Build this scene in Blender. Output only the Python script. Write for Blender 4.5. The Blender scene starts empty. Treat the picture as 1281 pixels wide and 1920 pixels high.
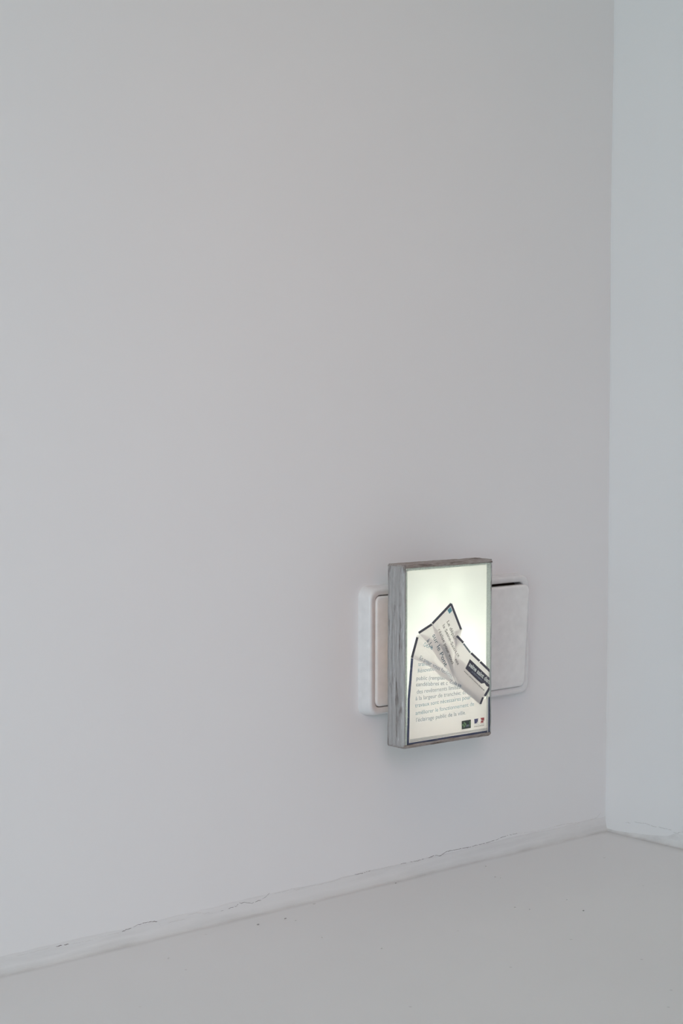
import bpy, bmesh, math, random
from mathutils import Vector, Matrix, noise
from mathutils.geometry import delaunay_2d_cdt

sc = bpy.context.scene
COL = sc.collection
MM = 0.001

# ------------------------------------------------------------------ camera
# world: x along the switch wall, y = 0 is the wall face (room is -y), z = 0 the floor; lengths below in mm
F_PX, YAW, PITCH, ROLL = 3257.05, 0.710559, 0.0606586, 0.000744
CAM = Vector((-780.09, -805.66, 301.77))
PZ = 149.78                                   # height of the switch plate's centre
fw = Vector((math.sin(YAW) * math.cos(PITCH), math.cos(YAW) * math.cos(PITCH), -math.sin(PITCH)))
r0 = fw.cross(Vector((0, 0, 1))).normalized()
u0 = r0.cross(fw)
rt = math.cos(ROLL) * r0 + math.sin(ROLL) * u0
up = -math.sin(ROLL) * r0 + math.cos(ROLL) * u0
cd = bpy.data.cameras.new('camera')
cam = bpy.data.objects.new('camera', cd)
COL.objects.link(cam)
cd.sensor_fit = 'VERTICAL'
cd.sensor_height = 36.0
cd.lens = F_PX / 1920 * 36
cd.clip_start = 0.01
m = Matrix((rt, up, -fw)).transposed().to_4x4()
m.translation = CAM * MM
cam.matrix_world = m
sc.camera = cam

# ------------------------------------------------------------------ world, lamps, exposure
w = bpy.data.worlds.new('soft_daylight')
sc.world = w
w.use_nodes = True
w.node_tree.nodes['Background'].inputs[0].default_value = (0.508, 0.540, 0.590, 1)
w.node_tree.nodes['Background'].inputs[1].default_value = 0.4


def area(name, loc, target, size, power):
    """rectangular area light; power = watts per colour channel"""
    d = bpy.data.lights.new(name, 'AREA')
    d.shape = 'RECTANGLE'
    d.size, d.size_y = size
    d.energy = max(power)
    d.color = tuple(p / max(power) for p in power)
    o = bpy.data.objects.new(name, d)
    COL.objects.link(o)
    o.location = loc
    o.rotation_euler = (Vector(target) - Vector(loc)).to_track_quat('-Z', 'Y').to_euler()
    return o


def spot(name, loc, target, angle, power, soft=0.12):
    d = bpy.data.lights.new(name, 'SPOT')
    d.energy = max(power)
    d.color = tuple(p / max(power) for p in power)
    d.spot_size = math.radians(angle)
    d.spot_blend = 1.0
    d.shadow_soft_size = soft
    o = bpy.data.objects.new(name, d)
    COL.objects.link(o)
    o.location = loc
    o.rotation_euler = (Vector(target) - Vector(loc)).to_track_quat('-Z', 'Y').to_euler()
    return o


# daylight from low left; the other three are added fills, no openings there
area('low_window', (-1.9, -1.5, 0.45), (-.1, 0, .2), (1.2, .8), (0.24, 1.32, 1.95))
area('top_fill', (-1.2, -1.2, 2.2), (-.2, -.2, 0), (1.2, 1.2), (6.84, 4.95, 2.9))
area('near_left_fill', (-1.3, -0.7, 0.25), (-.3, 0, .1), (.5, .4), (2.6, 3.3, 3.25))
area('left_fill', (-1.6, -0.35, 0.5), (.16, -.1, .2), (.5, .6), (0.6, 1.1, 1.5))
# added fill spots, no such lamps known: broad soft pools on the left of the wall, one on the side wall, two faint warm ones
spot('wall_fill', (-1.3, -1.5, 0.9), (-.22, 0, .12), 26, (22.7, 17.4, 18.9), 0.3)
spot('wide_wall_fill', (-1.3, -1.5, 0.9), (-.25, 0, .22), 34, (13.4, 9.7, 11.0), 0.3)
spot('side_wall_fill', (-1.6, -1.0, 0.7), (.165, -.12, .12), 16, (3.07, 2.9, 2.5), 0.3)
spot('warm_fill', (-0.75, -1.5, .75), (-.075, 0, .47), 22, (4.4, 1.5, 0.0), 0.15)
spot('low_warm_fill', (-0.9, -1.7, .4), (-.12, 0, .30), 26, (2.8, 0.3, 0.0), 0.15)

sc.view_settings.view_transform = 'Standard'
sc.view_settings.look = 'None'
sc.view_settings.exposure = 0.04
sc.view_settings.gamma = 1.0
sc.view_settings.use_curve_mapping = False
sc.cycles.use_light_tree = False
sc.cycles.max_bounces = 12
sc.cycles.diffuse_bounces = 8
sc.cycles.transmission_bounces = 6
sc.cycles.transparent_max_bounces = 12
sc.cycles.sample_clamp_indirect = 4.0
sc.cycles.caustics_reflective = False
sc.cycles.caustics_refractive = False


# ------------------------------------------------------------------ helpers
def at(px, py, D):
    """point where the sight line of a measured spot meets the plane D mm in front of the wall -> (x, z) in mm"""
    d = fw + rt * ((px - 640.5) / F_PX) - up * ((py - 960) / F_PX)
    t = (-D - CAM.y) / d.y
    q = CAM + d * t
    return q.x, q.z


def Q(qx, qy, D):                             # measured on the enlarged view of the box face
    return at(760 + qx / 7.535, 1110 + qy / 7.535, D)


def link(name, me, mat=None, parent=None):
    o = bpy.data.objects.new(name, me)
    COL.objects.link(o)
    if mat is not None:
        for mm in (mat if isinstance(mat, (list, tuple)) else [mat]):
            me.materials.append(mm)
    if parent is not None:
        o.parent = parent
    return o


def mesh(verts, faces, smooth=False):
    me = bpy.data.meshes.new('mesh')
    me.from_pydata([tuple(c * MM for c in v) for v in verts], [], faces)
    bm = bmesh.new()
    bm.from_mesh(me)
    bmesh.ops.recalc_face_normals(bm, faces=bm.faces)
    bm.to_mesh(me)
    bm.free()
    if smooth:
        for p in me.polygons:
            p.use_smooth = True
    return me


def empty(name, label, cat):
    o = bpy.data.objects.new(name, None)
    COL.objects.link(o)
    o.empty_display_size = 0.02
    o['label'] = label
    o['category'] = cat
    return o


def box(x0, x1, d0, d1, z0, z1):
    v = [(x, -d, z) for x in (x0, x1) for d in (d0, d1) for z in (z0, z1)]
    f = [(0, 1, 3, 2), (4, 6, 7, 5), (0, 4, 5, 1), (2, 3, 7, 6), (0, 2, 6, 4), (1, 5, 7, 3)]
    return mesh(v, f)


def bevbox(x0, x1, d0, d1, z0, z1, b, seg=3):
    me = box(x0, x1, d0, d1, z0, z1)
    bm = bmesh.new()
    bm.from_mesh(me)
    bmesh.ops.bevel(bm, geom=bm.edges[:], offset=b * MM, segments=seg, affect='EDGES', profile=0.5)
    bm.to_mesh(me)
    bm.free()
    for p in me.polygons:
        p.use_smooth = True
    return me


def ring(cx, cz, hx, hz, r, n=8):
    """rounded rectangle, n+1 points per corner"""
    P = []
    for k, (sx, sz) in enumerate(((1, 1), (-1, 1), (-1, -1), (1, -1))):
        for i in range(n + 1):
            a = math.pi / 2 * (k + i / n)
            P.append((cx + sx * (hx - r) + r * math.cos(a), cz + sz * (hz - r) + r * math.sin(a)))
    return P


def loft(rings, cap_last=False, cap_first=False, tilt=None):
    """rings: (points, D)"""
    V, Fc = [], []
    n = len(rings[0][0])
    for pts, D in rings:
        for x, z in pts:
            dd = D(x, z) if callable(D) else D
            V.append((x, -dd, z))
    for k in range(len(rings) - 1):
        for i in range(n):
            j = (i + 1) % n
            Fc.append((k * n + i, k * n + j, (k + 1) * n + j, (k + 1) * n + i))
    if cap_last:
        Fc.append(tuple(range((len(rings) - 1) * n, len(rings) * n)))
    if cap_first:
        Fc.append(tuple(range(n))[::-1])
    return V, Fc


# ------------------------------------------------------------------ materials
def nt(name):
    mt = bpy.data.materials.new(name)
    mt.use_nodes = True
    t = mt.node_tree
    return mt, t, t.nodes, t.links, t.nodes['Principled BSDF']


def ramp(N, stops):
    r = N.new('ShaderNodeValToRGB')
    e = r.color_ramp.elements
    while len(e) < len(stops):
        e.new(0.5)
    for k, (p, c) in enumerate(stops):
        e[k].position = p
        e[k].color = (*c, 1)
    return r


def tex(N, L, kind, scale, detail=3, vec_scale=(1, 1, 1), rough=0.5):
    tc = N.new('ShaderNodeTexCoord')
    mp = N.new('ShaderNodeMapping')
    mp.inputs['Scale'].default_value = vec_scale
    L.new(tc.outputs['Object'], mp.inputs[0])
    t = N.new('ShaderNodeTexNoise' if kind == 'noise' else 'ShaderNodeTexVoronoi')
    t.inputs['Scale'].default_value = scale
    if kind == 'noise':
        t.inputs['Detail'].default_value = detail
        t.inputs['Roughness'].default_value = rough
    L.new(mp.outputs[0], t.inputs['Vector'])
    return t


def paint(name, col, rough=0.6, bump=0.08, bscale=700, dist=0.0004, mottle=0.012, specks=False, grime=0.0, foot=False):
    mt, t, N, L, P = nt(name)
    n1 = tex(N, L, 'noise', 4.5, 3)
    lo = tuple(c * (1 - mottle) for c in col)
    hi = tuple(c * (1 + mottle) for c in col)
    r = ramp(N, [(0.3, lo), (0.7, hi)])
    L.new(n1.outputs[0], r.inputs[0])
    cur = r.outputs[0]
    if grime:
        n3 = tex(N, L, 'noise', 60, 6, (0.12, 1, 1.6), 0.65)
        r3 = ramp(N, [(0.45, (1, 1, 1)), (0.72, (1 - grime,) * 3)])
        L.new(n3.outputs[0], r3.inputs[0])
        mx = N.new('ShaderNodeMix'); mx.data_type = 'RGBA'; mx.blend_type = 'MULTIPLY'
        mx.inputs['Factor'].default_value = 1
        L.new(cur, mx.inputs['A']); L.new(r3.outputs[0], mx.inputs['B'])
        cur = mx.outputs['Result']
    if foot:                                  # darker along the foot of the fillet
        tc = N.new('ShaderNodeTexCoord'); sx = N.new('ShaderNodeSeparateXYZ'); L.new(tc.outputs['Object'], sx.inputs[0])
        src = sx.outputs['Z']
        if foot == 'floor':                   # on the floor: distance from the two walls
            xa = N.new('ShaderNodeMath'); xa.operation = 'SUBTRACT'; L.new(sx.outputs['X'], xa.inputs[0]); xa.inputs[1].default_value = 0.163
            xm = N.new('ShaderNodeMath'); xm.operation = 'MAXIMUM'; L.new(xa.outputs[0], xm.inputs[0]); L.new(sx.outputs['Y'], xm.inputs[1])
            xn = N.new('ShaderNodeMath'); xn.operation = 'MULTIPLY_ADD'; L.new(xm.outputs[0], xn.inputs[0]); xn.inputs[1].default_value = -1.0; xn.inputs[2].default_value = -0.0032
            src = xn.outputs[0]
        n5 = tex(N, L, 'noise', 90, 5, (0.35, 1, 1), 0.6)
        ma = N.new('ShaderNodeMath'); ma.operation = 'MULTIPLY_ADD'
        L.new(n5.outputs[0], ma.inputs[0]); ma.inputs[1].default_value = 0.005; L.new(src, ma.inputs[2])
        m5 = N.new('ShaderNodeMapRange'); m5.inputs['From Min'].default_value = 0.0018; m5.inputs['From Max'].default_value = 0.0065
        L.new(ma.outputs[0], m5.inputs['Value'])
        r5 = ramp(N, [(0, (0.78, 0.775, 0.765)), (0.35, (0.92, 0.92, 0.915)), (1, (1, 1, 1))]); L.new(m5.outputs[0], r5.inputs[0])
        mx = N.new('ShaderNodeMix'); mx.data_type = 'RGBA'; mx.blend_type = 'MULTIPLY'
        mx.inputs['Factor'].default_value = 1
        L.new(cur, mx.inputs['A']); L.new(r5.outputs[0], mx.inputs['B'])
        cur = mx.outputs['Result']
    if specks:
        v = tex(N, L, 'voronoi', 42)
        v.inputs['Randomness'].default_value = 1
        r4 = ramp(N, [(0.02, (0.8, 0.8, 0.8)), (0.045, (1, 1, 1))])
        L.new(v.outputs['Distance'], r4.inputs[0])
        mx = N.new('ShaderNodeMix'); mx.data_type = 'RGBA'; mx.blend_type = 'MULTIPLY'
        mx.inputs['Factor'].default_value = 1
        L.new(cur, mx.inputs['A']); L.new(r4.outputs[0], mx.inputs['B'])
        cur = mx.outputs['Result']
    L.new(cur, P.inputs['Base Color'])
    P.inputs['Roughness'].default_value = rough
    P.inputs['Specular IOR Level'].default_value = 0.3
    n2 = tex(N, L, 'noise', bscale, 3)
    b = N.new('ShaderNodeBump')
    b.inputs['Strength'].default_value = bump
    b.inputs['Distance'].default_value = dist
    L.new(n2.outputs[0], b.inputs['Height'])
    L.new(b.outputs[0], P.inputs['Normal'])
    return mt


def plain(name, col, rough=0.4, spec=0.5, metal=0.0):
    mt, t, N, L, P = nt(name)
    n = tex(N, L, 'noise', 180, 3)
    r = ramp(N, [(0.3, tuple(c * 0.96 for c in col)), (0.7, tuple(min(1, c * 1.03) for c in col))])
    L.new(n.outputs[0], r.inputs[0])
    L.new(r.outputs[0], P.inputs['Base Color'])
    P.inputs['Roughness'].default_value = rough
    P.inputs['Specular IOR Level'].default_value = spec
    P.inputs['Metallic'].default_value = metal
    return mt


M = {}
M['wall'] = paint('wall_paint', (0.80, 0.80, 0.81))
M['wall_r'] = paint('side_wall_paint', (0.80, 0.80, 0.81), bscale=600)
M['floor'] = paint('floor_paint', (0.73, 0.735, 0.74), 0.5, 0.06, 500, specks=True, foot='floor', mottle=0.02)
M['cove'] = paint('plaster_cove', (0.745, 0.745, 0.75), 0.7, 0.35, 420, 0.0006, 0.02, grime=0.13, foot=True)
M['crack'] = plain('crack_shadow', (0.15, 0.13, 0.125), 0.9, 0.0)
M['crack_faint'] = plain('hairline_crack', (0.60, 0.59, 0.58), 0.9, 0.0)
M['flake'] = plain('dirt_flake_grey', (0.36, 0.35, 0.34), 0.9, 0.0)
M['plastic'] = plain('white_switch_plastic', (0.75, 0.755, 0.76), 0.22, 0.5)
M['rocker'] = plain('rocker_plastic', (0.83, 0.83, 0.825), 0.28, 0.5)
M['recess'] = plain('dark_recess', (0.055, 0.04, 0.03), 0.8, 0.1)  # shade of the gaps put into the plate's dark colour
M['white_board'] = plain('pale_board', (0.30, 0.30, 0.29), 0.6, 0.2)
M['plug'] = plain('plug_plastic', (0.7, 0.68, 0.64), 0.4)


def solder(name, stops, axis, metal=0.35, rough=0.5):
    """tinned strip with fibre-like streaks along its length; axis = scale vector, small along the length"""
    mt, t, N, L, P = nt(name)
    n = tex(N, L, 'noise', 1500, 8, axis, 0.75)
    n.inputs['Distortion'].default_value = 0.6
    r = ramp(N, stops)
    L.new(n.outputs[0], r.inputs[0])
    blot = tex(N, L, 'noise', 260, 4, tuple(0.12 + a * 0.88 for a in axis), 0.6)
    rb = ramp(N, [(0.36, (0.42, 0.38, 0.36)), (0.43, (1, 1, 1))])
    L.new(blot.outputs[0], rb.inputs[0])
    mx = N.new('ShaderNodeMix'); mx.data_type = 'RGBA'; mx.blend_type = 'MULTIPLY'
    mx.inputs['Factor'].default_value = 0.8
    L.new(r.outputs[0], mx.inputs['A']); L.new(rb.outputs[0], mx.inputs['B'])
    L.new(mx.outputs['Result'], P.inputs['Base Color'])
    P.inputs['Metallic'].default_value = metal
    P.inputs['Roughness'].default_value = rough
    b = N.new('ShaderNodeBump')
    b.inputs['Strength'].default_value = 0.5
    b.inputs['Distance'].default_value = 0.0004
    L.new(n.outputs[0], b.inputs['Height'])
    L.new(b.outputs[0], P.inputs['Normal'])
    return mt


GREY = [(0.30, (0.20, 0.185, 0.175)), (0.42, (0.37, 0.365, 0.36)), (0.58, (0.46, 0.455, 0.455)), (0.68, (0.72, 0.73, 0.74))]
BROWN = [(0.32, (0.14, 0.11, 0.09)), (0.5, (0.36, 0.31, 0.28)), (0.62, (0.44, 0.42, 0.41)), (0.75, (0.62, 0.40, 0.29))]
M['solder_v'] = solder('tinned_strip_upright', GREY, (1, 1, 0.05))
M['solder_h'] = solder('tarnished_strip_level', BROWN, (0.08, 1, 1), 0.3, 0.55)


def sheet(name, col, trans, mottle=0.03, scale=300, tint=None):
    """thin sheet that lets light through: diffuse + translucent"""
    mt, t, N, L, P = nt(name)
    N.remove(P)
    out = N['Material Output']
    n = tex(N, L, 'noise', scale, 4)
    r = ramp(N, [(0.3, tuple(c * (1 - mottle) for c in col)), (0.7, tuple(min(1, c * (1 + mottle)) for c in col))])
    L.new(n.outputs[0], r.inputs[0])
    a = N.new('ShaderNodeBsdfDiffuse'); b = N.new('ShaderNodeBsdfTranslucent'); mx = N.new('ShaderNodeMixShader')
    L.new(r.outputs[0], a.inputs[0])
    if tint:
        b.inputs[0].default_value = (*tint, 1)
    else:
        L.new(r.outputs[0], b.inputs[0])
    mx.inputs[0].default_value = trans
    L.new(a.outputs[0], mx.inputs[1]); L.new(b.outputs[0], mx.inputs[2])
    L.new(mx.outputs[0], out.inputs[0])
    return mt


def ink(name, col, clear, chips=0.0, cscale=900):
    """printed ink: partly see-through film, optional rubbed-off chips"""
    mt, t, N, L, P = nt(name)
    N.remove(P)
    out = N['Material Output']
    a = N.new('ShaderNodeBsdfDiffuse'); b = N.new('ShaderNodeBsdfTransparent'); mx = N.new('ShaderNodeMixShader')
    a.inputs[0].default_value = (*col, 1)
    if chips:
        n = tex(N, L, 'noise', cscale, 5, (1, 1, 1), 0.6)
        r = ramp(N, [(0.51 + 0.16 * (1 - chips), (clear,) * 3), (0.55 + 0.16 * (1 - chips), (0.6,) * 3)])
        L.new(n.outputs[0], r.inputs[0])
        L.new(r.outputs[0], mx.inputs[0])
    else:
        mx.inputs[0].default_value = clear
    L.new(a.outputs[0], mx.inputs[1]); L.new(b.outputs[0], mx.inputs[2])
    L.new(mx.outputs[0], out.inputs[0])
    return mt


M['paper'] = sheet('backlit_paper', (0.92, 0.885, 0.885), 0.66, tint=(0.99, 0.955, 0.955))
M['diffuser'] = sheet('frosted_diffuser', (0.82, 0.83, 0.80), 0.6, 0.01, tint=(0.94, 0.94, 0.895))
M['navy'] = ink('navy_border_ink', (0.045, 0.055, 0.15), 0.06, 0.5)
M['plum'] = ink('plum_border_ink', (0.055, 0.045, 0.085), 0.14, 0.25)
M['slate'] = ink('faded_border_ink', (0.22, 0.27, 0.33), 0.25, 0.35)
M['ink_blue'] = ink('blue_grey_lettering', (0.03, 0.19, 0.34), 0.36)
M['ink_pale'] = ink('pale_teal_lettering', (0.06, 0.33, 0.47), 0.46)
M['ink_teal'] = ink('teal_lettering', (0.03, 0.12, 0.19), 0.15)
M['ink_black'] = ink('charcoal_lettering', (0.05, 0.055, 0.06), 0.18)
M['ink_white'] = ink('white_lettering', (0.85, 0.84, 0.82), 0.0)
M['ink_dim'] = ink('dim_lettering', (0.34, 0.36, 0.48), 0.1)
M['sky'] = ink('light_blue_print', (0.16, 0.42, 0.52), 0.15)
M['moss'] = ink('dark_green_print', (0.035, 0.045, 0.035), 0.05)
M['leaf'] = ink('leaf_green_print', (0.30, 0.48, 0.22), 0.05)
M['violet'] = ink('violet_print', (0.11, 0.10, 0.24), 0.1)
M['red'] = ink('red_print', (0.56, 0.08, 0.09), 0.1)
M['tape'] = ink('grey_tape', (0.55, 0.55, 0.57), 0.68)

mt, t, N, L, P = nt('clear_glass')
N.remove(P)
tr = N.new('ShaderNodeBsdfTransparent'); gl = N.new('ShaderNodeBsdfGlossy'); mx = N.new('ShaderNodeMixShader')
tr.inputs[0].default_value = (0.975, 0.99, 0.98, 1)
gl.inputs['Roughness'].default_value = 0.08
mx.inputs[0].default_value = 0.05
L.new(tr.outputs[0], mx.inputs[1]); L.new(gl.outputs[0], mx.inputs[2])
L.new(mx.outputs[0], N['Material Output'].inputs[0])
M['glass'] = mt
M['glass_edge'] = sheet('greenish_glass_edge', (0.74, 0.76, 0.73), 0.4, 0.3, 1400, tint=(0.86, 0.93, 0.86))
mt, t, N, L, P = nt('led_emitter')
P.inputs['Emission Color'].default_value = (0.95, 1.0, 0.9, 1)
P.inputs['Emission Strength'].default_value = 6
M['led'] = mt
mt, t, N, L, P = nt('warm_glow_emitter')  # for the glow added behind the box
P.inputs['Emission Color'].default_value = (1.0, 0.55, 0.3, 1)
P.inputs['Emission Strength'].default_value = 5
M['glow_warm'] = mt


# ------------------------------------------------------------------ the setting
CX = 162.0                                    # x of the room corner


def structure(o):
    o['kind'] = 'structure'
    return o


def grid(fn, us, vs):
    V = [fn(u, v) for u in us for v in vs]
    nv = len(vs)
    Fc = [(i * nv + j, (i + 1) * nv + j, (i + 1) * nv + j + 1, i * nv + j + 1)
          for i in range(len(us) - 1) for j in range(nv - 1)]
    return V, Fc


def slab(fn, us, vs, back):
    """grid surface closed with a flat back so that walls have thickness"""
    V, Fc = grid(fn, us, vs)
    n0 = len(V)
    V2 = [back(v) for v in V]
    nv, nu = len(vs), len(us)
    rim = [i * nv for i in range(nu)] + [(nu - 1) * nv + j for j in range(1, nv)] + \
          [i * nv + nv - 1 for i in range(nu - 2, -1, -1)] + [j for j in range(nv - 2, 0, -1)]
    off = len(V)
    V += [V2[i] for i in rim]
    for k in range(len(rim)):
        k2 = (k + 1) % len(rim)
        Fc.append((rim[k], rim[k2], off + k2, off + k))
    Fc.append(tuple(range(off, off + len(rim))))
    return V, Fc


def corner_x(z):
    """the hand-plastered corner wanders a little"""
    return CX + 0.9 * noise.noise(Vector((3.1, 0.7, z / 130.0))) + 0.25 * noise.noise(Vector((9.1, 0.7, z / 25.0)))


zs = [-60] + [k * 12 for k in range(0, 75)] + [1200, 1800, 2600]
xs = [-3200, -1500, -700, -400, -200, -100, 0, 60, 100, 130, 145, 152, 157]


def wallpt(x, z):
    return (x, 0.0, z)


us = xs + ['e']
V, Fc = slab(lambda u, z: (corner_x(z) + 1.2 if u == 'e' else u, 0.0, z), us, zs, lambda v: (v[0], 90.0, v[2]))
wall = structure(link('wall_back', mesh(V, Fc), M['wall']))
ys = [-0.4, 1.6, 5, 9, 16, 30, 60, 120, 400, 1200, 3200]
V, Fc = slab(lambda y, z: (corner_x(z) + min(1.5, y / 40) + (0.3 if y < 1 else 0), -y, z), ys, zs,
             lambda v: (v[0] + 90 if v[1] > -0.5 else 252.0, v[1], v[2]))
wallr = structure(link('wall_right', mesh(V, Fc), M['wall_r']))
V, Fc = slab(lambda x, y: (x, -y, 0.35 * noise.noise(Vector((x / 60, y / 60, 0))) if y < 900 else 0.0),
             [-3200, -1500] + [k * 30 for k in range(-30, 6)] + [175], [-20, 0] + [k * 12 for k in range(1, 40)] + [900, 3200],
             lambda v: (v[0], v[1], -90.0))
floor = structure(link('floor', mesh(V, Fc, True), M['floor']))


def cove_profile(s, n=7):
    """height and depth of the plaster fillet at position s"""
    h = 9.4 + 1.3 * noise.noise(Vector((s / 45, 2.2, 0))) + 0.5 * noise.noise(Vector((s / 9, 5.2, 0)))
    d = 2.9 + 0.8 * noise.noise(Vector((s / 60, 8.2, 0))) + 0.3 * noise.noise(Vector((s / 7, 1.2, 0)))
    P = []
    for k in range(n + 1):
        a = math.pi / 2 * k / n
        bul = 0.25 * noise.noise(Vector((s / 12, k * 0.6, 3)))
        P.append((d * (1 - math.sin(a)) + 0.06 + bul * math.sin(2 * a), h * (1 - math.cos(a)) + 0.3 + bul * math.sin(2 * a)))
    return P + [(-1.0, h + 0.9)]


def cove(name, along, s0, s1, step, place):
    V, Fc = [], []
    s = s0
    cnt = 0
    while s <= s1 + 1e-6:
        pr = [(5.4, -1.0)] + cove_profile(s)
        for d, z in pr:
            V.append(place(s, d, z))
        nn = len(pr)
        cnt += 1
        s += step
    for i in range(cnt - 1):
        for j in range(nn - 1):
            Fc.append((i * nn + j, (i + 1) * nn + j, (i + 1) * nn + j + 1, i * nn + j + 1))
    return structure(link(name, mesh(V, Fc, True), M['cove']))


cove1 = cove('trim_1', 'x', -900, 162, 3, lambda s, d, z: (s, -d, z))
cove2 = cove('trim_2', 'y', 0, 420, 3, lambda s, d, z: (CX - d + 1.5, -s, z))


def ribbon(pts, width, mat, parent, place, seed=0):
    """an open crack: thin irregular sliver following pts (mm); place maps (s, z) to the surface"""
    rnd = random.Random(seed)
    P = []
    for (a, b) in zip(pts[:-1], pts[1:]):
        L_ = math.hypot(b[0] - a[0], b[1] - a[1])
        n = max(1, int(L_ / 0.9))
        for k in range(n):
            t_ = k / n
            P.append((a[0] + (b[0] - a[0]) * t_ + rnd.uniform(-.15, .15), a[1] + (b[1] - a[1]) * t_ + rnd.uniform(-.22, .22)))
    P.append(pts[-1])
    V, Fc = [], []
    for k, (s, z) in enumerate(P):
        e = min(k, len(P) - 1 - k)
        wd = width * 0.66 * (0.25 if e == 0 else rnd.uniform(.45, 1.0)) / 2
        V += [place(s, z - wd, 0.0), place(s, z + wd, 0.0), place(s, z + wd, -0.3), place(s, z - wd, -0.3)]
    for k in range(len(P) - 1):
        a, b = 4 * k, 4 * k + 4
        if 0 < k < len(P) - 2 and rnd.random() < 0.14:
            continue
        for i in range(4):
            j = (i + 1) % 4
            Fc.append((a + i, b + i, b + j, a + j))
    Fc += [(0, 1, 2, 3), (len(V) - 4, len(V) - 1, len(V) - 2, len(V) - 3)]
    return link('crack', mesh(V, Fc), mat, parent)


def on_left(s, z, lift):
    # the cove stands proud of the wall below its rim; sit the crack on whichever is in front
    pr = cove_profile(s)
    d = 0.0
    for (d1, z1), (d2, z2) in zip(pr[:-1], pr[1:]):
        if min(z1, z2) <= z <= max(z1, z2) and z1 != z2:
            d = max(d, d1 + (d2 - d1) * (z - z1) / (z2 - z1))
    return (s, -(max(d, 0.0) + 0.03 + lift), z)


def z2(pts, ox, oy, k, D=0.6):
    return [at(ox + x / k, oy + y / k, D) for x, y in pts]


R1 = (0, 1600, 2.0)
R6 = (200, 1650, 4.003)
R2 = (580, 1500, 1.827)
cracks = [
    (z2([(60, 385), (100, 378), (190, 355)], *R1), 0.22, 'crack_faint'),
    (z2([(212, 351), (235, 345), (260, 341)], *R1), 0.60, 'crack'),
    (z2([(270, 340), (330, 330), (420, 305), (455, 296)], *R1), 0.2, 'crack_faint'),
    (z2([(118, 390), (150, 375), (190, 362)], *R6), 0.55, 'crack'),
    (z2([(205, 352), (240, 338), (270, 330)], *R6), 0.4, 'crack'),
    (z2([(270, 330), (330, 314), (385, 313)], *R6), 0.55, 'crack'),
    (z2([(388, 318), (410, 345)], *R6), 0.22, 'crack_faint'),
    (z2([(460, 322), (520, 310), (590, 292)], *R6), 0.3, 'crack_faint'),
    (z2([(612, 270), (635, 256), (690, 247), (725, 250), (740, 258), (760, 248), (800, 250)], *R6), 0.32, 'crack_faint'),
    (z2([(860, 235), (880, 230)], *R6), 0.4, 'crack'),
    (z2([(915, 217), (945, 206), (975, 198), (1000, 172), (1015, 178), (1045, 167), (1075, 175), (1095, 175), (1130, 160), (1165, 152)], *R6), 0.42, 'crack'),
    (z2([(1172, 144), (1200, 128), (1228, 98)], *R6), 0.3, 'crack'),
    (z2([(1030, 150), (1060, 147), (1100, 132), (1115, 138), (1150, 125), (1200, 118), (1281, 98)], *R1), 0.28, 'crack_faint'),
    (z2([(70, 280), (158, 257)], *R2), 0.2, 'crack_faint'),
    (z2([(158, 257), (190, 250), (212, 242)], *R2), 0.45, 'crack'),
    (z2([(212, 242), (260, 232), (315, 220)], *R2), 0.2, 'crack_faint'),
    (z2([(315, 220), (345, 213), (370, 210), (395, 202)], *R2), 0.42, 'crack'),
    (z2([(410, 200), (430, 190), (450, 192), (475, 177), (500, 172), (550, 162)], *R2), 0.55, 'crack'),
    (z2([(550, 162), (600, 150), (640, 138), (680, 122), (715, 115)], *R2), 0.42, 'crack'),
    (z2([(715, 115), (775, 108), (835, 95)], *R2), 0.2, 'crack_faint'),
    (z2([(835, 95), (870, 84), (900, 80), (930, 78)], *R2), 0.4, 'crack_faint'),
    (z2([(965, 70), (990, 58), (1002, 44)], *R2), 0.35, 'crack_faint'),
]
for k, (pts, wd, mk) in enumerate(cracks):
    ribbon(pts, wd, M[mk], cove1, on_left, k)


def at_right(px, py, X=CX - 0.4):             # same, on the side wall
    d = fw + rt * ((px - 640.5) / F_PX) - up * ((py - 960) / F_PX)
    t_ = (X - CAM.x) / d.x
    q = CAM + d * t_
    return -q.y, q.z


R3 = (1080, 1480, 6.373)


def on_right(s, z, lift):
    pr = cove_profile(s)
    d = 0.0
    for (d1, z1), (d2, z2_) in zip(pr[:-1], pr[1:]):
        if min(z1, z2_) <= z <= max(z1, z2_) and z1 != z2_:
            d = max(d, d1 + (d2 - d1) * (z - z1) / (z2_ - z1))
    base = (CX - d + 1.5) if d > 0.3 else corner_x(z) + min(s / 40, 1.5) - 0.3
    return (base - 0.03 - lift, -s, z)


for k, (pts, wd, mk) in enumerate([
        ([(590, 398), (650, 403)], 0.25, 'crack_faint'),
        ([(690, 392), (740, 402), (830, 412)], 0.3, 'crack_faint'),
        ([(830, 412), (900, 440), (1000, 462), (1130, 490)], 0.3, 'crack_faint'),
        ([(1150, 520), (1190, 530), (1240, 515), (1281, 512)], 0.3, 'crack_faint')]):
    ribbon([at_right(R3[0] + x / R3[2], R3[1] + y / R3[2]) for x, y in pts], wd, M[mk], cove2, on_right, 50 + k)

# small dirt flakes lying on the floor
def on_floor(px, py):
    d = fw + rt * ((px - 640.5) / F_PX) - up * ((py - 960) / F_PX)
    q = CAM + d * ((0.0 - CAM.z) / d.z)
    return q.x, q.y


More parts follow.
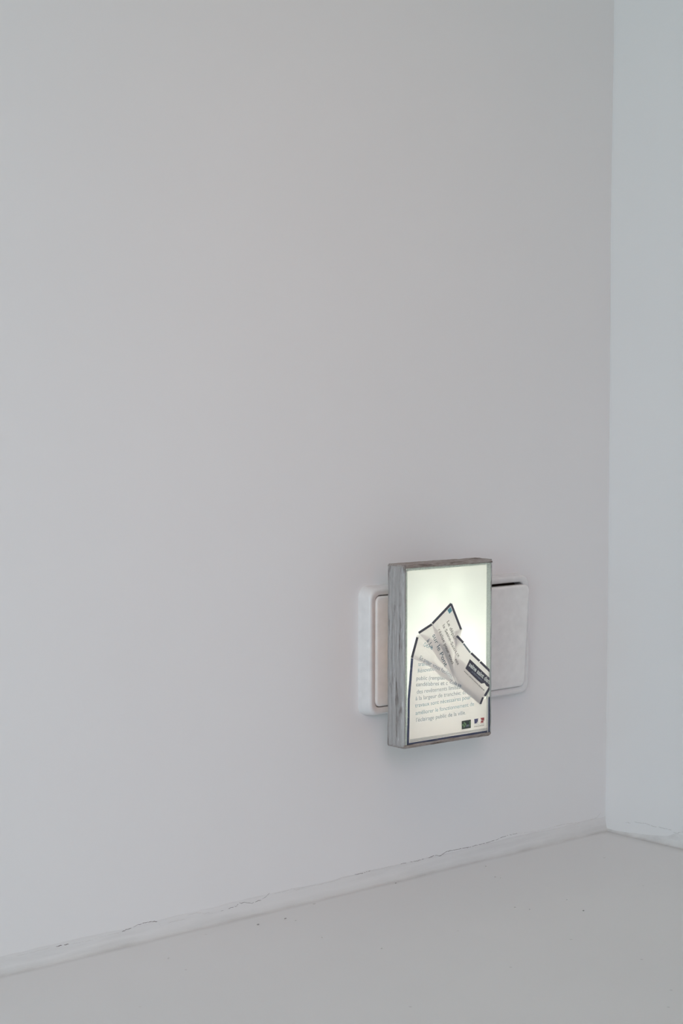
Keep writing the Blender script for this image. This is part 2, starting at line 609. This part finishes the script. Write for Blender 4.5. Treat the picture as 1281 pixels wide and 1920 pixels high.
rs = random.Random(5)
for ox, oy, k, L_ in ((580, 1500, 1.827, [(637, 265), (655, 268), (705, 369), (755, 376), (883, 343), (940, 380), (16, 357), (296, 286), (605, 228), (248, 510)]),
                      (0, 1600, 2.0, [(1181, 190), (968, 268), (1109, 253), (1208, 317), (632, 395), (945, 212), (1070, 246)])):
    for x, y in L_:
        fx, fy = on_floor(ox + x / k, oy + y / k)
        rx, ry = rs.uniform(.35, .9), rs.uniform(.3, .6)
        n = 7
        pts = [(fx + rx * math.cos(6.283 * i / n) * rs.uniform(.6, 1.1), fy + ry * math.sin(6.283 * i / n) * rs.uniform(.6, 1.1)) for i in range(n)]
        V = [(a, b, 0.1) for a, b in pts] + [(a, b, 0.42) for a, b in pts]
        Fc = [tuple(range(n)), tuple(range(n, 2 * n))] + [(i, (i + 1) % n, n + (i + 1) % n, n + i) for i in range(n)]
        link('dirt_flake', mesh(V, Fc), M['crack_faint'] if rx < .75 else M['flake'], floor)

# ------------------------------------------------------------------ double switch plate
plate = empty('switch_plate', 'white plastic double switch plate on the wall behind the glowing box', 'switch')
plate.location = (0, 0, PZ * MM)
fr_rings = [((73.0, 40.6, 7.0), 0.0), ((72.9, 40.5, 7.0), 1.5), ((72.3, 40.0, 6.9), 5.5), ((71.8, 39.6, 6.8), 7.6),
            ((71.3, 39.2, 6.6), 8.7), ((70.6, 38.6, 6.3), 9.3), ((69.9, 38.1, 6.0), 9.5), ((69.0, 37.3, 5.6), 9.3),
            ((67.6, 36.0, 5.0), 8.9), ((66.9, 35.3, 4.6), 8.4), ((66.7, 35.1, 4.5), 7.4), ((66.7, 35.1, 4.5), 0.6)]
V, Fc = loft([(ring(0, 0, *a, n=10), D) for a, D in fr_rings])
bm_v, bm_f = list(V), list(Fc)
# web between the two openings, part of the same moulding
nb = len(bm_v)
wb = [(-4.4, 0.6), (-4.4, 8.2), (-3.6, 8.9), (3.6, 8.9), (4.4, 8.2), (4.4, 0.6)]
for zz in (-35.4, 35.4):
    bm_v += [(x, -d, zz) for x, d in wb]
for i in range(5):
    bm_f.append((nb + i, nb + i + 1, nb + 6 + i + 1, nb + 6 + i))
link('frame', mesh(bm_v, bm_f, True), M['plastic'], plate)
V, Fc = loft([(ring(0, 0, 67.5, 36.0, 4.6), 0.0), (ring(0, 0, 67.5, 36.0, 4.6), 1.0)], True, True)
link('back_plate', mesh(V, Fc), M['recess'], plate)


def rocker(cx, hx, hz, depth, name, zc=0.0):
    rr = [(hx, hz, 4.0, -6.5), (hx, hz, 4.0, -1.4), (hx - 0.25, hz - 0.25, 3.8, -0.6), (hx - 0.8, hz - 0.8, 3.4, -0.15),
          (hx - 1.6, hz - 1.6, 2.9, 0.0), (hx - 2.6, hz - 2.6, 2.4, -0.05), (hx - 12, hz - 12, 2.0, -0.35)]
    rings = []
    for a, b, r, off in rr:
        rings.append((ring(cx, zc, a, b, r, 8), (lambda x, z, off=off: max(1.0, depth(z) + off))))
    V, Fc = loft(rings, True, True)
    return link(name, mesh(V, Fc, True), M['rocker'], plate)


rocker(-35.7, 30.5, 34.55, lambda z: 9.3, 'rocker')
rocker(35.4, 30.9, 34.3, lambda z: 12.6 + (z / 34.0) * 1.9, 'rocker', -0.5)

# ------------------------------------------------------------------ light box
lb = empty('light_box', 'small glowing glass-fronted box with grey tinned edges, plugged over the switches', 'lamp')
lb.location = (0, 0, PZ * MM)
XL, XR, ZT, ZB = -73.7, 2.3, 56.9, -55.0
D0, D1 = 27.5, 42.0


def zrel(p):
    return (p[0], p[1] - PZ)


def strip(name, a, b, outv, lip, mat, seed, prof=None, slant=(0, 0)):
    """edge strip from a to b (x, z); outv outward unit (x, z)"""
    prof = prof or [(27.5, -0.7), (27.9, -0.05), (29.4, 0.1), (31.0, 0.0), (31.5, -0.4), (32.0, 0.1), (32.8, 0.3), (33.6, 0.05),
                    (34.4, -0.2), (36.0, 0.05), (37.4, 0.1), (37.9, -0.2), (38.5, 0.15), (40.2, 0.1), (41.3, -0.1), (41.9, -0.45)]
    V, Fc = [], []
    n = 90
    cs = [p for p in prof] + [(42.3, -0.7), (42.35, -lip), (42.25, -lip - 0.02), (41.9, -1.1), (28.6, -1.5), (28.0, -1.9)]
    for i in range(n + 1):
        t_ = i / n
        x = a[0] + (b[0] - a[0]) * t_
        z = a[1] + (b[1] - a[1]) * t_
        s = t_ * 113
        for k, (d, o) in enumerate(cs):
            no = 0.0
            nd = 0.0
            if k < len(cs) - 2:
                no = 0.20 * noise.noise(Vector((s / 14, k * 0.4, seed))) + 0.10 * noise.noise(Vector((s / 2.2, k * 1.3, seed + 7)))
                nd = 0.22 * noise.noise(Vector((s / 6, k * 0.3, seed + 20)))
            if k in (0, 1, 2):
                no += -0.35 * max(0, noise.noise(Vector((s / 14, 0.3, seed + 40)))) * 2
            e = min(t_, 1 - t_) * 113
            fade = min(1.0, e / 4.0)
            if k < len(cs) - 4:
                o = o * fade if o > -0.45 else o
            o2 = o + no * (0.35 + 0.65 * fade) - (0.7 * (1 - e / 2.0) ** 2 if e < 2.0 and k < len(cs) - 5 else 0)
            V.append((x + outv[0] * o2, -(d + nd), z + outv[1] * o2))
    m_ = len(cs)
    for i in range(n):
        for k in range(m_):
            j = (k + 1) % m_
            Fc.append((i * m_ + k, i * m_ + j, (i + 1) * m_ + j, (i + 1) * m_ + k))
    Fc += [tuple(range(m_)), tuple(range(n * m_, (n + 1) * m_))[::-1]]
    return link(name, mesh(V, Fc, True), mat, lb)


strip('edge_strip', (XL, ZB + 0.2), (XL, ZT - 0.2), (-1, 0), 1.5, M['solder_v'], 1.0)
strip('edge_strip', (XR, ZB + 0.6), (XR, ZT - 0.6), (1, 0), 0.9, M['solder_v'], 11.0)
top = strip('edge_strip', (XL + 0.3, ZT), (XR - 0.2, ZT - 0.5), (0, 1), 2.2, M['solder_h'], 21.0)
top['label'] = 'tarnished brown top edge strip'
bot = strip('edge_strip', (XL + 0.3, ZB), (XR - 0.6, ZB - 0.9), (0, -1), 2.4, M['solder_h'], 31.0)
bot['label'] = 'tarnished brown bottom edge strip'
link('back_panel', box(XL + 1.0, XR - 1.0, 28.3, 29.2, ZB + 1.0, ZT - 1.2), M['white_board'], lb)
link('diffuser', box(XL + 1.1, XR - 1.1, 38.2, 38.5, ZB + 1.1, ZT - 1.3), M['diffuser'], lb)
link('front_glass', box(XL + 1.2, XR - 0.3, 41.85, 42.2, ZB + 1.0, ZT - 1.8), M['glass'], lb)
# bevelled glass rim that catches the light on the left and right
link('glass_rim', box(XL + 1.3, XL + 3.3, 41.45, 41.8, ZB + 2.0, ZT - 3.2), M['glass_edge'], lb)
link('glass_rim', box(XR - 1.5, XR - 0.9, 38.6, 41.8, ZB + 2.0, ZT - 3.2), M['glass_edge'], lb)
link('glass_rim', box(XL + 3.0, XR - 0.8, 41.45, 41.8, ZT - 3.8, ZT - 1.9), M['glass_edge'], lb)
link('plug', bevbox(-46, -19, 9.7, 28.0, -18, 18, 2.5), M['plug'], lb)
for (px, py, en) in [(806, 1122, 3.1), (858, 1106, 3.1), (790, 1200, 0.8), (884, 1190, 1.3), (812, 1345, 1.15), (880, 1355, 0.75), (880, 1275, 0.7), (800, 1275, 0.7)]:
    x, z = zrel(at(px, py, 38.2))
    V, Fc = loft([(ring(x, z, 1.6, 1.6, 0.5, 3), 29.2), (ring(x, z, 1.6, 1.6, 0.5, 3), 30.1), (ring(x, z, 1.2, 1.2, 0.5, 3), 30.3)], True, True)
    led = link('led', mesh(V, Fc), M['led'], lb)
    ld = bpy.data.lights.new('led_light', 'POINT')
    ld.energy = 0.15 * en
    ld.color = (0.98, 1.0, 0.99)
    ld.shadow_soft_size = 0.0008
    lo = bpy.data.objects.new('led_light', ld)
    COL.objects.link(lo)
    lo.parent = led
    lo.location = (x * MM, -31.5 * MM, z * MM)
# added amber emitters, in place of light leaking out behind, they warm the left rocker
for pz in (24, -1, -26):
    V, Fc = loft([(ring(-56, pz, 1.0, 1.0, 0.4, 3), 28.3), (ring(-56, pz, 1.0, 1.0, 0.4, 3), 27.6), (ring(-56, pz, 0.7, 0.7, 0.3, 3), 27.3)], True, True)
    led = link('back_glow', mesh(V, Fc), M['glow_warm'], lb)
    ld = bpy.data.lights.new('back_glow_light', 'POINT')
    ld.energy = 0.0007
    ld.color = (1.0, 0.52, 0.28)
    ld.shadow_soft_size = 0.003
    lo = bpy.data.objects.new('back_glow_light', ld)
    COL.objects.link(lo)
    lo.parent = led
    lo.location = (-54 * MM, -25.5 * MM, pz * MM)

# ------------------------------------------------------------------ crumpled, folded notice inside the box
pap = empty('folded_notice', 'crumpled white paper notice with navy border, folded inside the glowing box', 'paper')
pap.location = (0, 0, PZ * MM)


def flap(name, poly, D, creases=(), parent=pap, relief=0.10):
    """one layer of the folded sheet: outline and crease lines in measured coordinates"""
    pts = [zrel(Q(x, y, D)) for x, y in poly]
    n = len(pts)
    edges = [(i, (i + 1) % n) for i in range(n)]
    lift = [0.0] * n
    for line in creases:
        prev = None
        for (x, y, h) in line:
            pts.append(zrel(Q(x, y, D)))
            lift.append(h)
            if prev is not None:
                edges.append((prev, len(pts) - 1))
            prev = len(pts) - 1
    vo, eo, fo, ov, oe, of = delaunay_2d_cdt([Vector(p) for p in pts], edges, [], 1, 1e-4)
    V = []
    for k, v in enumerate(vo):
        src = ov[k]
        h = max((lift[i] for i in src if i < len(lift)), default=0.0)
        V.append((v[0], -(D + h + relief * noise.noise(Vector((v[0] / 9, v[1] / 9, D)))), v[1]))
    nv = len(V)
    V += [(a, b + 0.06, c) for a, b, c in V]
    Fc = [tuple(f) for f in fo] + [tuple(nv + i for i in f)[::-1] for f in fo]
    from collections import Counter
    cnt = Counter()
    for f in fo:
        for i in range(len(f)):
            cnt[tuple(sorted((f[i], f[(i + 1) % len(f)])))] += 1
    for (a, b), c in cnt.items():
        if c == 1:
            Fc.append((a, b, nv + b, nv + a))
    return link(name, mesh(V, Fc), M['paper'], parent)


def patch(name, poly, D, mat, parent):
    pts = [zrel(Q(x, y, D)) for x, y in poly]
    n = len(pts)
    V = [(x, -D, z) for x, z in pts] + [(x, -D + 0.03, z) for x, z in pts]
    Fc = [tuple(range(n)), tuple(range(n, 2 * n))[::-1]] + [(i, (i + 1) % n, n + (i + 1) % n, n + i) for i in range(n)]
    return link(name, mesh(V, Fc), mat, parent)


def band(line, width, D, mat, parent, name='border'):
    """printed border: strip along a polyline, width in measured units"""
    L_, R_ = [], []
    for k, (x, y) in enumerate(line):
        a = line[max(k - 1, 0)]
        b = line[min(k + 1, len(line) - 1)]
        dx, dy = b[0] - a[0], b[1] - a[1]
        l = math.hypot(dx, dy)
        nx, ny = -dy / l * width / 2, dx / l * width / 2
        L_.append((x + nx, y + ny))
        R_.append((x - nx, y - ny))
    V, Fc = [], []
    for p, q in zip(L_, R_):
        for s in (p, q):
            x, z = zrel(Q(s[0], s[1], D))
            V += [(x, -D, z), (x, -D + 0.03, z)]
    for k in range(len(line) - 1):
        a, b = 4 * k, 4 * k + 4
        Fc += [(a, b, b + 2, a + 2), (a + 1, a + 3, b + 3, b + 1), (a, a + 1, b + 1, b), (a + 2, b + 2, b + 3, a + 3)]
    e = len(V) - 4
    Fc += [(0, 2, 3, 1), (e, e + 1, e + 3, e + 2)]
    return link(name, mesh(V, Fc), mat, parent)


def text(s, p0, p1, cap, D, mat, parent, bold=0.006, bend=0.0):
    """lettering from baseline start p0 to end p1 (measured units), cap height in mm"""
    cu = bpy.data.curves.new('lettering', 'FONT')
    cu.body = s
    cu.size = 1.0
    cu.resolution_u = 3
    cu.offset = bold
    o = bpy.data.objects.new('lettering', cu)
    COL.objects.link(o)
    dg = bpy.context.evaluated_depsgraph_get()
    me = bpy.data.meshes.new_from_object(o.evaluated_get(dg))
    bpy.data.objects.remove(o)
    a, b = zrel(Q(*p0, D)), zrel(Q(*p1, D))
    dx, dz = b[0] - a[0], b[1] - a[1]
    L_ = math.hypot(dx, dz)
    ux, uz = dx / L_, dz / L_
    wmax = max(v.co.x for v in me.vertices)
    k = L_ / wmax
    ks = cap / 0.72
    for v in me.vertices:
        s_, t_ = v.co.x * k, v.co.y * ks
        t_ += bend * math.sin(math.pi * v.co.x / wmax)
        v.co = (MM * (a[0] + ux * s_ - uz * t_), -D * MM, MM * (a[1] + uz * s_ + ux * t_))
    return link('lettering', me, mat, parent)


TE = 41.58
TD = 41.20
# base sheet
A = flap('paper_sheet', [(90, 925), (72, 1240), (46, 1510), (36, 1830), (22, 2172), (1212, 1988), (1214, 1700), (1210, 1480), (1060, 1540), (1000, 1480), (860, 1370),
                         (640, 1230), (503, 1057), (339, 972), (116, 908)], 39.50,
         creases=[[(90, 1225, .0), (220, 1190, .35), (400, 1125, .2)],
                  [(400, 1125, .2), (445, 1235, .4), (500, 1330, .1), (560, 1460, .35)],
                  [(280, 1465, .05), (420, 1480, .35), (560, 1520, .1), (820, 1470, .4)],
                  [(445, 1235, .4), (620, 1300, .1), (830, 1400, .3)],
                  [(200, 1800, .0), (700, 1800, .1)], [(150, 1350, .2), (300, 1400, .0)]])
TA = 40.00
band([(97, 935), (74, 1235), (50, 1510), (45, 1829), (38, 2160)], 33, TA, M['navy'], A)
band([(24, 2162), (600, 2066), (1206, 1970)], 44, TA - .02, M['navy'], A)
flap('paper_sheet', [(1168, 1450), (1214, 1440), (1212, 1985), (1160, 1992)], 41.5, relief=0.0)
band([(1192, 1479), (1190, 1985)], 32, 41.8, M['navy'], A)
patch('tape', [(64, 2082), (560, 2010), (1168, 1916), (1168, 1945), (620, 2030), (64, 2128)], TA, M['tape'], A)
cap = 2.55
for s, a, b, mk in [('transf', (182, 1046), (345, 1036), 'ink_pale'), ('Rénovation', (176, 1144), (440, 1104), 'ink_pale'),
                    ('public (remplacement', (155, 1246), (725, 1232), 'ink_blue'), ('candélabres et c', (150, 1333), (600, 1311), 'ink_blue'),
                    ('des revêtements limités', (160, 1438), (775, 1368), 'ink_blue'), ('à la largeur de tranchée; ces', (145, 1532), (890, 1436), 'ink_blue'),
                    ('travaux sont nécessaires pour', (140, 1632), (928, 1510), 'ink_pale'), ('améliorer le fonctionnement de', (145, 1738), (972, 1606), 'ink_pale'),
                    ("l'éclairage public de la ville.", (150, 1837), (856, 1728), 'ink_blue')]:
    text(s, a, b, cap, TA, M[mk], A)


def L4(pts):
    return [(678 + x * .4706, 1657.7 + y * .4706) for x, y in pts]


patch('green_logo', L4([(258, 352), (530, 308), (530, 558), (258, 602)]), TA, M['moss'], A)
for blob in ([(310, 385), (345, 378), (350, 430), (335, 440)], [(270, 450), (315, 430), (320, 480), (280, 495)],
             [(340, 440), (385, 410), (390, 450), (350, 470)], [(310, 480), (350, 475), (340, 545), (312, 548)],
             [(345, 405), (372, 400), (395, 460), (375, 480)], [(495, 352), (515, 348), (512, 512), (500, 515)],
             [(355, 492), (400, 470), (402, 478), (362, 505)]):
    patch('logo_shape', L4(blob), TA + .06, M['leaf'], A)
for x in (400, 420, 440, 460):
    patch('logo_shape', L4([(x, 470 - (x - 400) * .25), (x + 12, 467 - (x - 400) * .25), (x + 12, 500 - (x - 400) * .2), (x, 503 - (x - 400) * .2)]), TA + .06, M['ink_dim'], A)
patch('logo_shape', L4([(368, 520), (480, 500), (480, 508), (368, 528)]), TA + .06, M['ink_dim'], A)
patch('violet_logo', L4([(632, 292), (758, 272), (742, 310), (748, 345), (738, 372), (757, 402), (640, 436)]), TA, M['violet'], A)
patch('logo_shape', L4([(705, 385), (735, 370), (752, 398), (715, 408)]), TA + .06, M['ink_white'], A)
patch('red_logo', L4([(822, 262), (932, 244), (930, 335), (915, 345), (905, 398), (850, 402), (803, 414), (836, 384), (828, 335), (838, 305)]), TA, M['red'], A)
patch('logo_shape', L4([(828, 305), (855, 312), (862, 335), (845, 352), (828, 340)]), TA + .06, M['ink_white'], A)
patch('logo_shape', L4([(880, 330), (893, 318), (905, 345), (898, 365)]), TA + .06, M['ink_white'], A)
text('Liberté · Égalité · Fraternité', *L4([(632, 478), (925, 432)]), 0.5, TA, M['ink_blue'], A)
text('RÉPUBLIQUE FRANÇAISE', *L4([(630, 540), (925, 493)]), 0.75, TA, M['ink_black'], A, 0.012)

# second layer: "Et pour vous ..."
TB = 40.45
B = flap('fold_flap', [(160, 612), (84, 932), (250, 994), (400, 1089), (500, 1194), (640, 1274), (800, 1374), (780, 1330), (680, 1180), (640, 960),
                       (580, 790), (420, 690), (250, 600)], 40.15, [[(350, 850, .2), (360, 960, .0)], [(240, 700, .0), (420, 900, .2)]], relief=.06)
band([(172, 640), (95, 930)], 33, TB, M['plum'], B)
text('06re', (254, 765), (385, 818), 2.7, TD, M['ink_pale'], B)
text('Et pour vous faciliter', (196, 945), (665, 1212), 2.5, TB, M['ink_blue'], B, 0.004)
text('Zola se', (622, 1282), (787, 1346), 2.3, TE, M['ink_blue'], B, 0.012)

# third layer: "sur le Pont"
TC = 40.85
C = flap('fold_flap', [(176, 590), (375, 450), (390, 460), (640, 800), (700, 1150), (690, 1210), (640, 1160), (560, 1050), (470, 950), (410, 855), (300, 700), (205, 604)], 40.60,
         [[(560, 1050, .0), (450, 760, .15)]], relief=.05)
band([(190, 578), (378, 456)], 33, TC, M['plum'], C)
text('sur le Pont', (380, 612), (560, 1062), 3.1, TD, M['ink_teal'], C)
text('à La', (302, 688), (366, 806), 2.9, TC, M['ink_teal'], C)

# fourth layer: top flap with the blue square, and the small tuck behind it
flap('fold_flap', [(800, 530), (778, 640), (722, 800), (680, 700), (700, 560)], 40.90, relief=.02)
TD = 41.20
Dp = flap('fold_flap', [(372, 440), (650, 155), (802, 528), (728, 612), (713, 760), (712, 930), (800, 965), (1000, 1180), (1130, 1460), (1058, 1594),
                        (940, 1489), (800, 1374), (720, 1300), (650, 1130), (590, 960), (520, 800), (440, 680), (385, 470)], 41.02,
          [[(540, 780, .0), (660, 1100, .1)]], relief=.04)
band([(384, 446), (650, 165)], 33, TD, M['plum'], Dp)
band([(648, 166), (790, 530)], 30, TD, M['plum'], Dp)
patch('blue_square', [(641, 210), (664, 266), (625, 308), (596, 255)], TD, M['sky'], Dp)
text('Le dépar', (584, 420), (694, 690), 2.4, TD, M['ink_black'], Dp)
text('la Seine-Sain', (524, 474), (690, 838), 2.3, TD, M['ink_black'], Dp)
text('réalise pour vous', (462, 535), (664, 1024), 2.3, TD, M['ink_black'], Dp)

# front layer: right strip with the purple banner
TE = 41.58
E_ = flap('fold_flap', [(716, 600), (820, 712), (917, 850), (1055, 975), (1190, 1100), (1207, 1130), (1207, 1335), (1130, 1475), (1060, 1600), (940, 1489),
                        (800, 1374), (700, 1180), (690, 1050), (706, 800)], 41.40,
          [[(730, 980, .0), (800, 800, .08)], [(760, 1160, .0), (1080, 1420, .05)]], relief=.03)
band([(730, 620), (822, 716)], 32, TE, M['plum'], E_)
band([(824, 728), (920, 856)], 24, TE, M['slate'], E_)
band([(932, 862), (1052, 976)], 30, TE, M['plum'], E_)
band([(1061, 986), (1206, 1128)], 32, TE, M['plum'], E_)
band([(1200, 1343), (1124, 1469)], 30, TE, M['plum'], E_)
band([(1099, 1488), (1064, 1582)], 26, TE, M['plum'], E_)
patch('banner', [(914, 948), (851, 1080), (1000, 1228), (1075, 1295), (1120, 1285), (1150, 1330), (1205, 1352), (1205, 1226)], TE, M['plum'], E_)
text('seine saint denis', (896, 1040), (1207, 1322), 2.9, TE + .05, M['ink_white'], E_, 0.03)
text('LE DÉPARTEMENT', (936, 1130), (1082, 1262), 1.0, TE + .05, M['ink_dim'], E_)
text('www.seine-saint-denis.fr', (829, 1121), (1118, 1402), 0.85, TE, M['ink_black'], E_, 0.015)
text('t ce', (700, 850), (748, 925), 2.3, TE, M['ink_black'], E_)
text('nis', (700, 960), (742, 1036), 2.0, TE, M['ink_black'], E_)
